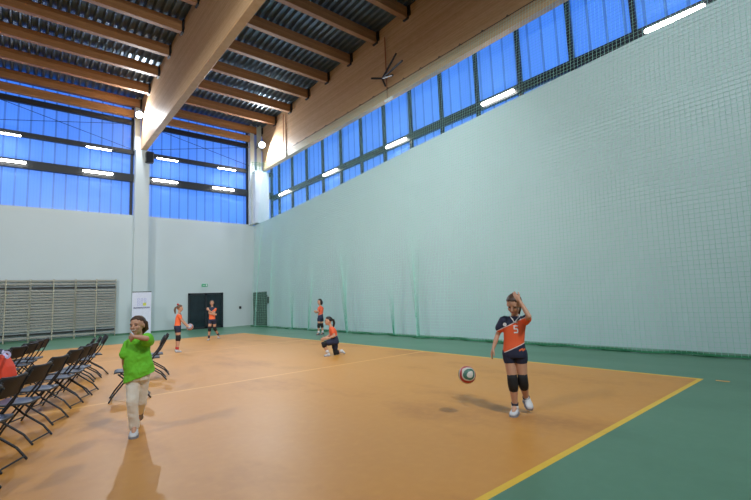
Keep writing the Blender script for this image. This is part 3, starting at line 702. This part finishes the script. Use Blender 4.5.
# ---- player number 5, walking, hand on forehead
def player_five():
    F = Fig((4.72, 3.02), -8, label='person in orange and navy number 5 jersey walking, one hand on the forehead', vox=.0055, scale=1.0)
    P = F.P; n, r = F.n, F.r
    hipL, hipR = P(509, 353), P(520.5, 353); kL, kR = P(513, 383, -.03), P(523, 382, .02); aL, aR = P(515, 405.5, .02), P(526.5, 399, .16); tL, tR = P(512.5, 416.5, -.12), P(530.5, 410.5, .08)
    aL.z = max(aL.z, .085); tL.z = .0
    F.leg(hipL, kL, aL, tL, .073); F.leg(hipR, kR, aR, tR, .073)
    neck, chest, waist, pel = P(515, 315), P(514.5, 325), P(514, 341), P(514.5, 352)
    F.torso(F.b, [(pel, .13, .09), (waist, .105, .075), (chest, .125, .085), (P(515, 319), .11, .065), (P(515, 316.5), .05, .05)])
    F.limb(F.b, [P(515, 318), P(514.5, 310, -.02)], [.045, .043])
    sL, sR = P(504, 320.5), P(525, 320.5)
    eL, wL = P(497.5, 335, .02), P(493.5, 347.5, -.04); F.arm(sL, eL, wL, .037); F.hand(F.b, wL, P(492, 352)-P(493.5, 347), -n+r*.3, r, .5)
    eR, wR = P(529, 316.5, -.20), P(519.5, 300.5, -.15); F.arm(sR, eR, wR, .037); F.hand(F.b, wR, P(508, 291, -.06)-P(517, 299, -.10), UP+r*.2, n, .9)
    hd = (-n-r*.35-UP*.55).normalized()
    F.head(P(514, 304.6, -.05), hd, UP+n*-.25, 1.12, M_HBROWN, ('pony',))
    F.body(M_SKIN)
    jm = jersey_mat('jersey_five', (.48, 1.12, .46, .815, .010), F.r)
    j = MB(); F.torso(j, [(P(514.5, 354), .140, .105), (P(514.3, 348), .134, .10), (waist, .122, .092), (P(514.3, 332), .128, .095), (chest, .138, .098), (P(514.7, 320), .135, .082), (P(515, 316.0), .070, .060)])
    F.limb(j, [P(507, 320.5), sL, P(500, 328, .01)], [.055, .062, .060]); F.limb(j, [P(522, 320.5), sR, sR.lerp(eR, .45)], [.055, .060, .058])
    jo = F.mesh(j, 'jersey', jm, .007, 3)
    # V collar and cuffs
    c = MB(); c.tube([P(509.5, 315.5, -.045), P(512.5, 319.5, -.1), P(514.5, 322.5, -.108)], .006, 6); c.tube([P(520, 315.5, -.045), P(517, 319.5, -.1), P(514.5, 322.5, -.108)], .006, 6); c.build('collar', M_SOCKW, F.e)
    o = P(514.8, 328.5)
    s5 = [(-.026, .045, .026, .045, .026, .032, -.026, .032), (-.026, .045, -.012, .045, -.012, .0, -.026, .0), (-.026, .010, .018, .010, .018, -.004, -.026, -.004), (.012, .008, .026, .0, .026, -.035, .012, -.035), (-.026, -.048, .018, -.048, .026, -.033, -.026, -.033)]
    decal(jo, s5, o+r*.012, F.r, UP, F.n, 'jersey_number', M_WHITE, F.e)
    decal(jo, ringpoly(-.115, .055, .008, .022)+ringpoly(-.115, .055, 0, .006, 8), o, F.r, UP, F.n, 'chest_emblem', M_WHITE, F.e)
    decal(jo, [(-.015, .072, .02, .072, .02, .08, -.015, .08)], o+r*.02, F.r, UP, F.n, 'maker_mark', M_WHITE, F.e)
    OR = mat('flash_orange', (.83, .16, .05), .7)
    decal(jo, [(.03, -.265, .075, -.245, .08, -.225, .03, -.245), (.072, -.268, .105, -.25, .10, -.23, .067, -.25)], o, F.r, UP, F.n, 'orange_flash', OR, F.e)
    sh = MB(); F.torso(sh, [(P(514.6, 350), .140, .098), (P(514.6, 354), .145, .105), (P(514.8, 357), .140, .1)])
    F.limb(sh, [hipL, hipL.lerp(kL, .22)], [.083, .081]); F.limb(sh, [hipR, hipR.lerp(kR, .22)], [.083, .081]); F.mesh(sh, 'shorts', M_NAVY, .007, 2)
    F.pad(hipL, kL, aL, .057); F.pad(hipR, kR, aR, .057)
    F.sock(aL, kL, M_SOCKB, .12); F.sock(aR, kR, M_SOCKB, .12); F.shoe(aL, tL, k=1.2); F.shoe(aR, tR, k=1.2, flat=False)
player_five()
pb = CP+(CF+CR*((467-375.5)/FPX)-CU*((374.8-250)/FPX))*5.22
ball(pb, MBALL, 'red, white and dark green volleyball in the air beside player number 5')

# ---- person in green T-shirt
def child_green():
    F = Fig((1.13, 5.78), 0, label='person in oversized bright green T-shirt and cream trousers walking, arm across chest', vox=.0055, scale=.93)
    P = F.P; n, r = F.n, F.r
    hipL, hipR = P(133.5, 378), P(143, 378, .03); kL, aL, tL = P(132, 402, -.04), P(134.5, 425, .03), P(133, 436.5, -.13); kR, aR, tR = P(141, 401, .12), P(139.5, 411, .48), P(138.5, 421, .55)
    tL.z = 0; aL.z = max(aL.z, .08)
    F.leg(hipL, kL, aL, tL, .066); F.leg(hipR, kR, aR, tR, .066)
    pel, waist, chest = P(139, 375), P(138, 362), P(138, 347)
    F.torso(F.b, [(pel, .13, .09), (waist, .11, .08), (chest, .125, .085), (P(138.5, 340), .11, .065), (P(139, 336), .05, .05)])
    F.limb(F.b, [P(139, 340), P(138, 329, -.01)], [.047, .045])
    sL, sR = P(129, 343), P(148, 341)
    eL, wL = P(124.5, 358, .0), P(125, 370, .10); F.arm(sL, eL, wL); F.hand(F.b, wL, -UP+n*.2, -n, r, .4)
    eR, wR = P(146.5, 338.5, -.24), P(134, 336.5, -.19); F.arm(sR, eR, wR); F.hand(F.b, wR, P(127.5, 339, -.06)-P(133, 336, -.14), UP-r*.1, n, .8)
    F.head(P(137.5, 325.5, -.02), (-n-r*.62).normalized(), UP-r*.10, 1.08, M_HBROWN, ('nape',), True)
    F.body(M_SKIN)
    t = MB(); F.torso(t, [(P(139.5, 377), .180, .125, r+UP*.32), (P(139.2, 372), .174, .12, r+UP*.25), (P(138.5, 362), .158, .115, r+UP*.1), (P(138, 353), .145, .108), (chest, .138, .102), (P(138.5, 341), .13, .088), (P(139, 337), .072, .065)])
    F.limb(t, [P(132, 342), sL, P(125.5, 354, 0)], [.055, .062, .072]); F.limb(t, [P(145, 342), sR, sR.lerp(eR, .75)], [.055, .068, .078])
    o = F.mesh(t, 't_shirt', M_GREENT, .008, 3)
    # folds: displaced cloth
    tx = bpy.data.textures.new('cloth_folds', 'CLOUDS'); tx.noise_scale = .10
    dm = o.modifiers.new('d', 'DISPLACE'); dm.texture = tx; dm.strength = .035; dm.mid_level = .5
    tr = MB(); F.torso(tr, [(P(139, 368), .125, .1), (P(138.6, 374), .135, .105), (P(138.3, 380), .12, .10)])
    F.limb(tr, [hipL, kL, aL.lerp(kL, .5), aL-UP*.015], [.080, .068, .062, .060]); F.limb(tr, [hipR, kR, kR.lerp(aR, .6), aR], [.078, .068, .066, .06])
    o = F.mesh(tr, 'trousers', M_CREAM, .008, 3); dm = o.modifiers.new('d', 'DISPLACE'); dm.texture = tx; dm.strength = .02; dm.mid_level = .5
    F.sock(aL, kL, mat('sock_purple', (.12, .05, .12), .8), .1); F.shoe(aL, tL, M_SHOEW, 1.3); F.shoe(aR, tR, M_SHOEW, 1.3, flat=False)
child_green()

# ---- generic player wearing the team kit
def kit(F, secs, sL, sR, eL, eR, hips, knees, legs_hem=.28, jm=None, neck=None):
    j = MB(); F.torso(j, secs)
    for sh, el in ((sL, eL), (sR, eR)): F.limb(j, [sh.lerp(Vector(secs[-2][0]), .35), sh, sh.lerp(el, .45)], [.052, .057, .052])
    F.mesh(j, 'jersey', jm, F.vox, 2)
    s = MB(); c = Vector(secs[0][0]); F.torso(s, [(c-UP*.06, .135, .1), (c, .137, .105), (c+UP*.05, .125, .095)])
    for h, k in zip(hips, knees): F.limb(s, [h, h.lerp(k, legs_hem)], [.086, .083])
    F.mesh(s, 'shorts', M_NAVY, F.vox, 2)

def player_serving():
    F = Fig((3.93, 14.6), 80, label='person in orange and navy kit seen from the side holding a ball low', vox=.009, scale=.98)
    P = F.P; n, r = F.n, F.r
    hL, hR = P(177.3, 328.5, .06), P(178.3, 328.5, -.06); kL, kR = P(177.8, 338, .08), P(178.7, 338, -.06); aL, aR = P(176.6, 347.5, .12), P(177.4, 348, -.07); tL, tR = P(180.2, 350, .12), P(181.5, 351.5, -.07); aL.z = aR.z = .085; tL.z = tR.z = 0
    F.leg(hL, kL, aL, tL); F.leg(hR, kR, aR, tR)
    secs = [(P(177.6, 327), .125, .1), (P(178, 322), .11, .09), (P(178.8, 317.5), .125, .095), (P(179.2, 314.8), .11, .075), (P(179.3, 313.6), .055, .05)]
    F.torso(F.b, [(c, w_-.015, d_-.015) for c, w_, d_ in secs]); F.limb(F.b, [P(179.2, 314.5), P(179.5, 310.5)], [.045, .043])
    sL, sR = P(179, 315.5, .12), P(179, 315.5, -.12); eL, eR = P(182.7, 320.5, .10), P(182.3, 321.3, -.13); wL, wR = P(187, 325, .06), P(186.3, 325.8, -.08)
    F.arm(sL, eL, wL); F.arm(sR, eR, wR); F.hand(F.b, wL, r-UP*.3, UP-n*.3, -n, .5); F.hand(F.b, wR, r-UP*.3, UP+n*.3, n, .5)
    F.head(P(180, 308.3), r+UP*-.1, UP, 1.0, M_HLIGHT, ('pony', 'bun')); F.body()
    kit(F, secs, sL, sR, eL, eR, (hL, hR), (kL, kR), jm=jersey_mat('jersey_serving', (-.4, 1.19, .3, .83, .006), F.r, (.9, .16, .05)))
    for h, k, a, t in ((hL, kL, aL, tL), (hR, kR, aR, tR)): F.pad(h, k, a, .06); F.sock(a, k, M_RED, .22); F.shoe(a, t)
    ball(F.root+P(190, 326.9), MBALL2, 'pale volleyball held in the hands of the player seen from the side')
player_serving()

def player_stretching():
    F = Fig((6.07, 17.95), -5, label='person in orange and navy kit before the dark glass door, arms crossed on the chest', vox=.009, scale=1.0)
    P = F.P; n, r = F.n, F.r
    hL, hR = P(210.2, 320.5), P(214.2, 320.5); kL, kR = P(209.6, 329, -.05), P(214.8, 328.8, .05); aL, aR = P(208.8, 337.5, 0), P(218.6, 334, .25); tL, tR = P(207.6, 340.5, -.12), P(220, 338, .18); aL.z = .085; tL.z = 0; tR.z = .03; aR.z = .16
    F.leg(hL, kL, aL, tL); F.leg(hR, kR, aR, tR)
    secs = [(P(212.2, 320), .13, .1), (P(212.1, 315), .115, .09), (P(212.1, 311), .13, .095), (P(212.2, 308.3), .12, .075), (P(212.2, 307), .055, .05)]
    F.torso(F.b, [(c, w_-.015, d_-.015) for c, w_, d_ in secs]); F.limb(F.b, [P(212.2, 308), P(212, 304.5)], [.045, .043])
    sL, sR = P(209, 309), P(215.4, 309); eL, eR = P(209.4, 313.5, -.13), P(213.6, 313.5, -.17); wL, wR = P(213.2, 314.6, -.18), P(209, 310.4, -.19)
    F.arm(sL, eL, wL); F.arm(sR, eR, wR); F.hand(F.b, wL, r, UP, n, .5); F.hand(F.b, wR, -r*.6+UP, -r, n, .5)
    F.head(P(212.0, 303, -.01), -n-r*.1, UP, 1.0, M_HLIGHT, ('short',)); F.body()
    kit(F, secs, sL, sR, eL, eR, (hL, hR), (kL, kR), jm=jersey_mat('jersey_stretching', (.9, 1.16, .3, .80, .006), F.r, (.9, .16, .05)))
    for h, k, a in ((hL, kL, aL), (hR, kR, aR)): F.pad(h, k, a, .06); F.sock(a, k, M_SOCKB, .3)
    F.shoe(aL, tL); F.shoe(aR, tR)
player_stretching()

def player_by_net():
    F = Fig((9.62, 15.3), -60, label='person in orange and navy kit standing by the green net, hands held together', vox=.009, scale=1.0)
    P = F.P; n, r = F.n, F.r
    hL, hR = P(319.4, 318.5, -.04), P(321.6, 318.5, .04); kL, kR = P(318.8, 325.5, -.05), P(322, 325.3, .05); aL, aR = P(318.6, 333, -.04), P(322.8, 333, .06); tL, tR = P(316, 335.5, -.1), P(320.3, 335.5, 0); aL.z = aR.z = .085; tL.z = tR.z = 0
    F.leg(hL, kL, aL, tL); F.leg(hR, kR, aR, tR)
    secs = [(P(320.5, 317.5), .125, .1), (P(320.6, 314), .11, .09), (P(320.8, 310), .125, .095), (P(320.6, 307.3), .115, .075), (P(320.4, 306), .055, .05)]
    F.torso(F.b, [(c, w_-.015, d_-.015) for c, w_, d_ in secs]); F.limb(F.b, [P(320.4, 306.8), P(319.9, 303.3)], [.045, .043])
    sL, sR = P(318.9, 308.2, -.09), P(322.4, 308.2, .09); eL, eR = P(317.9, 312, -.14), P(321.5, 313, .0); wL, wR = P(316.6, 311.3, -.18), P(317.6, 312.5, -.12)
    F.arm(sL, eL, wL); F.arm(sR, eR, wR); F.hand(F.b, wL, -r, UP, n, .8, .9); F.hand(F.b, wR, -r, UP, -n, .8, .9)
    F.head(P(319.6, 301.8), -r*.85-n*.5, UP, 1.05, M_HDARK, ('bob',)); F.body()
    kit(F, secs, sL, sR, eL, eR, (hL, hR), (kL, kR), jm=jersey_mat('jersey_net', (.5, 1.22, .3, .83, .006), F.r, (.75, .12, .05)))
    for h, k, a, t in ((hL, kL, aL, tL), (hR, kR, aR, tR)): F.pad(h, k, a, .06); F.sock(a, k, M_SOCKW, .3); F.shoe(a, t, M_SHOEB)
player_by_net()

def player_kneeling():
    F = Fig((6.25, 9.62), -75, label='person in orange and navy kit kneeling on one knee on the court', vox=.008, scale=1.0)
    P = F.P; n, r = F.n, F.r
    hF, hB = P(333.5, 341.5, -.07), P(334.5, 341.5, .07); kF, aF, tF = P(323.5, 343.8, -.08), P(328, 352, -.08), P(324, 355.5, -.08); kB, aB, tB = P(335.5, 353.3, .07), P(342, 351.8, .08), P(345, 355.0, .08)
    aF.z = .085; tF.z = 0; kB.z = .06; aB.z = .10; tB.z = .02
    F.leg(hF, kF, aF, tF); F.leg(hB, kB, aB, tB)
    secs = [(P(334.8, 341.3), .13, .105), (P(334, 336.5), .112, .092), (P(333, 331.5), .125, .095), (P(332, 328.2), .115, .075), (P(331.3, 326.8), .055, .05)]
    F.torso(F.b, [(c, w_-.015, d_-.015) for c, w_, d_ in secs]); F.limb(F.b, [P(331.5, 328), P(329.5, 323.5)], [.045, .043])
    sF, sB = P(332.4, 329.3, -.13), P(331.6, 329.3, .12); eF, eB = P(334.3, 336, -.17), P(330, 335, .14); wF, wB = P(328.2, 338.2, -.13), P(325.8, 338.3, .02)
    F.arm(sF, eF, wF); F.arm(sB, eB, wB); F.hand(F.b, wF, -r-UP*.1, UP, n, .5); F.hand(F.b, wB, -r-UP*.3, UP, n, .5)
    F.head(P(328.3, 321), -r-UP*.05-n*.15, UP, 1.02, M_HDARK, ('pony',)); F.body()
    kit(F, secs, sF, sB, eF, eB, (hF, hB), (kF, kB), .5, jm=jersey_mat('jersey_kneeling', (1.6, .95, .3, .44, .006), F.r, (.8, .13, .045)))
    F.pad(hF, kF, aF, .062); F.pad(hB, kB, aB, .062); F.sock(aF, kF, M_SOCKW, .3); F.sock(aB, kB, M_SOCKW, .3); F.shoe(aF, tF); F.shoe(aB, tB, flat=False)
player_kneeling()

# ---- seated person at the left frame edge, seen from behind, leaning forward
def seated():
    F = Fig((.02, 8.0), 180, label='person seated among the chairs, orange jersey with a white ring on the back', vox=.007, scale=1.05)
    P = F.P; n, r = F.n, F.r
    f = Vector((-.84, .54, 0)); lat = Vector((.54, .84, 0)); F.lat = lat
    base = Vector((-.18, .12, 0))
    B = lambda a, c, z: base+f*a+lat*c+UP*z
    hip = [B(.0, s_*.09, .50) for s_ in (-1, 1)]; kn = [B(.42, s_*.14, .50) for s_ in (-1, 1)]; an = [B(.40, s_*.13, .085) for s_ in (-1, 1)]; to = [B(.56, s_*.15, 0) for s_ in (-1, 1)]
    for i in (0, 1): F.leg(hip[i], kn[i], an[i], to[i])
    secs = [(B(-.02, 0, .50), .15, .11), (B(-.02, 0, .60), .15, .115), (B(.02, 0, .72), .16, .12), (B(.10, 0, .85), .17, .12), (B(.17, 0, .93), .15, .09), (B(.21, 0, .965), .06, .05)]
    F.torso(F.b, [(c, w_-.015, d_-.015) for c, w_, d_ in secs]); F.limb(F.b, [B(.19, 0, .94), B(.27, 0, 1.02)], [.05, .047])
    sh = [B(.16, s_*.17, .90) for s_ in (-1, 1)]; el = [B(.36, s_*.2, .68) for s_ in (-1, 1)]; wr = [B(.52, s_*.07, .62) for s_ in (-1, 1)]
    for i in (0, 1): F.arm(sh[i], el[i], wr[i]); F.hand(F.b, wr[i], f-lat*(i-.5), UP, lat*(1-2*i), .6)
    F.head(B(.31, 0, 1.09), f-UP*.35, UP+f*.3, 1.0, M_HDARK, ('short',)); F.body()
    jm = jersey_mat('jersey_seated', (0, .90, 0, .40, .006), F.r, (.80, .07, .03))
    j = MB(); F.torso(j, secs)
    for i in (0, 1): F.limb(j, [sh[i].lerp(B(.14, 0, .9), .4), sh[i], sh[i].lerp(el[i], .45)], [.06, .065, .06])
    jo = F.mesh(j, 'jersey', jm, .008, 2)
    s = MB(); F.torso(s, [(B(0, 0, .46), .15, .12), (B(0, 0, .54), .15, .11)])
    for i in (0, 1): F.limb(s, [hip[i], hip[i].lerp(kn[i], .6)], [.09, .085])
    F.mesh(s, 'shorts', M_NAVY, .008, 2)
    for i in (0, 1): F.sock(an[i], kn[i], M_SOCKW, .3); F.shoe(an[i], to[i])
    dn = P(5, 352).normalized(); o = P(6, 354.5, -.3)
    decal(jo, ringpoly(0, 0, .028, .055, 20), o, F.r, UP, F.n, 'back_emblem', mat('emblem_white', (.6, .6, .9), .6), F.e)
seated()
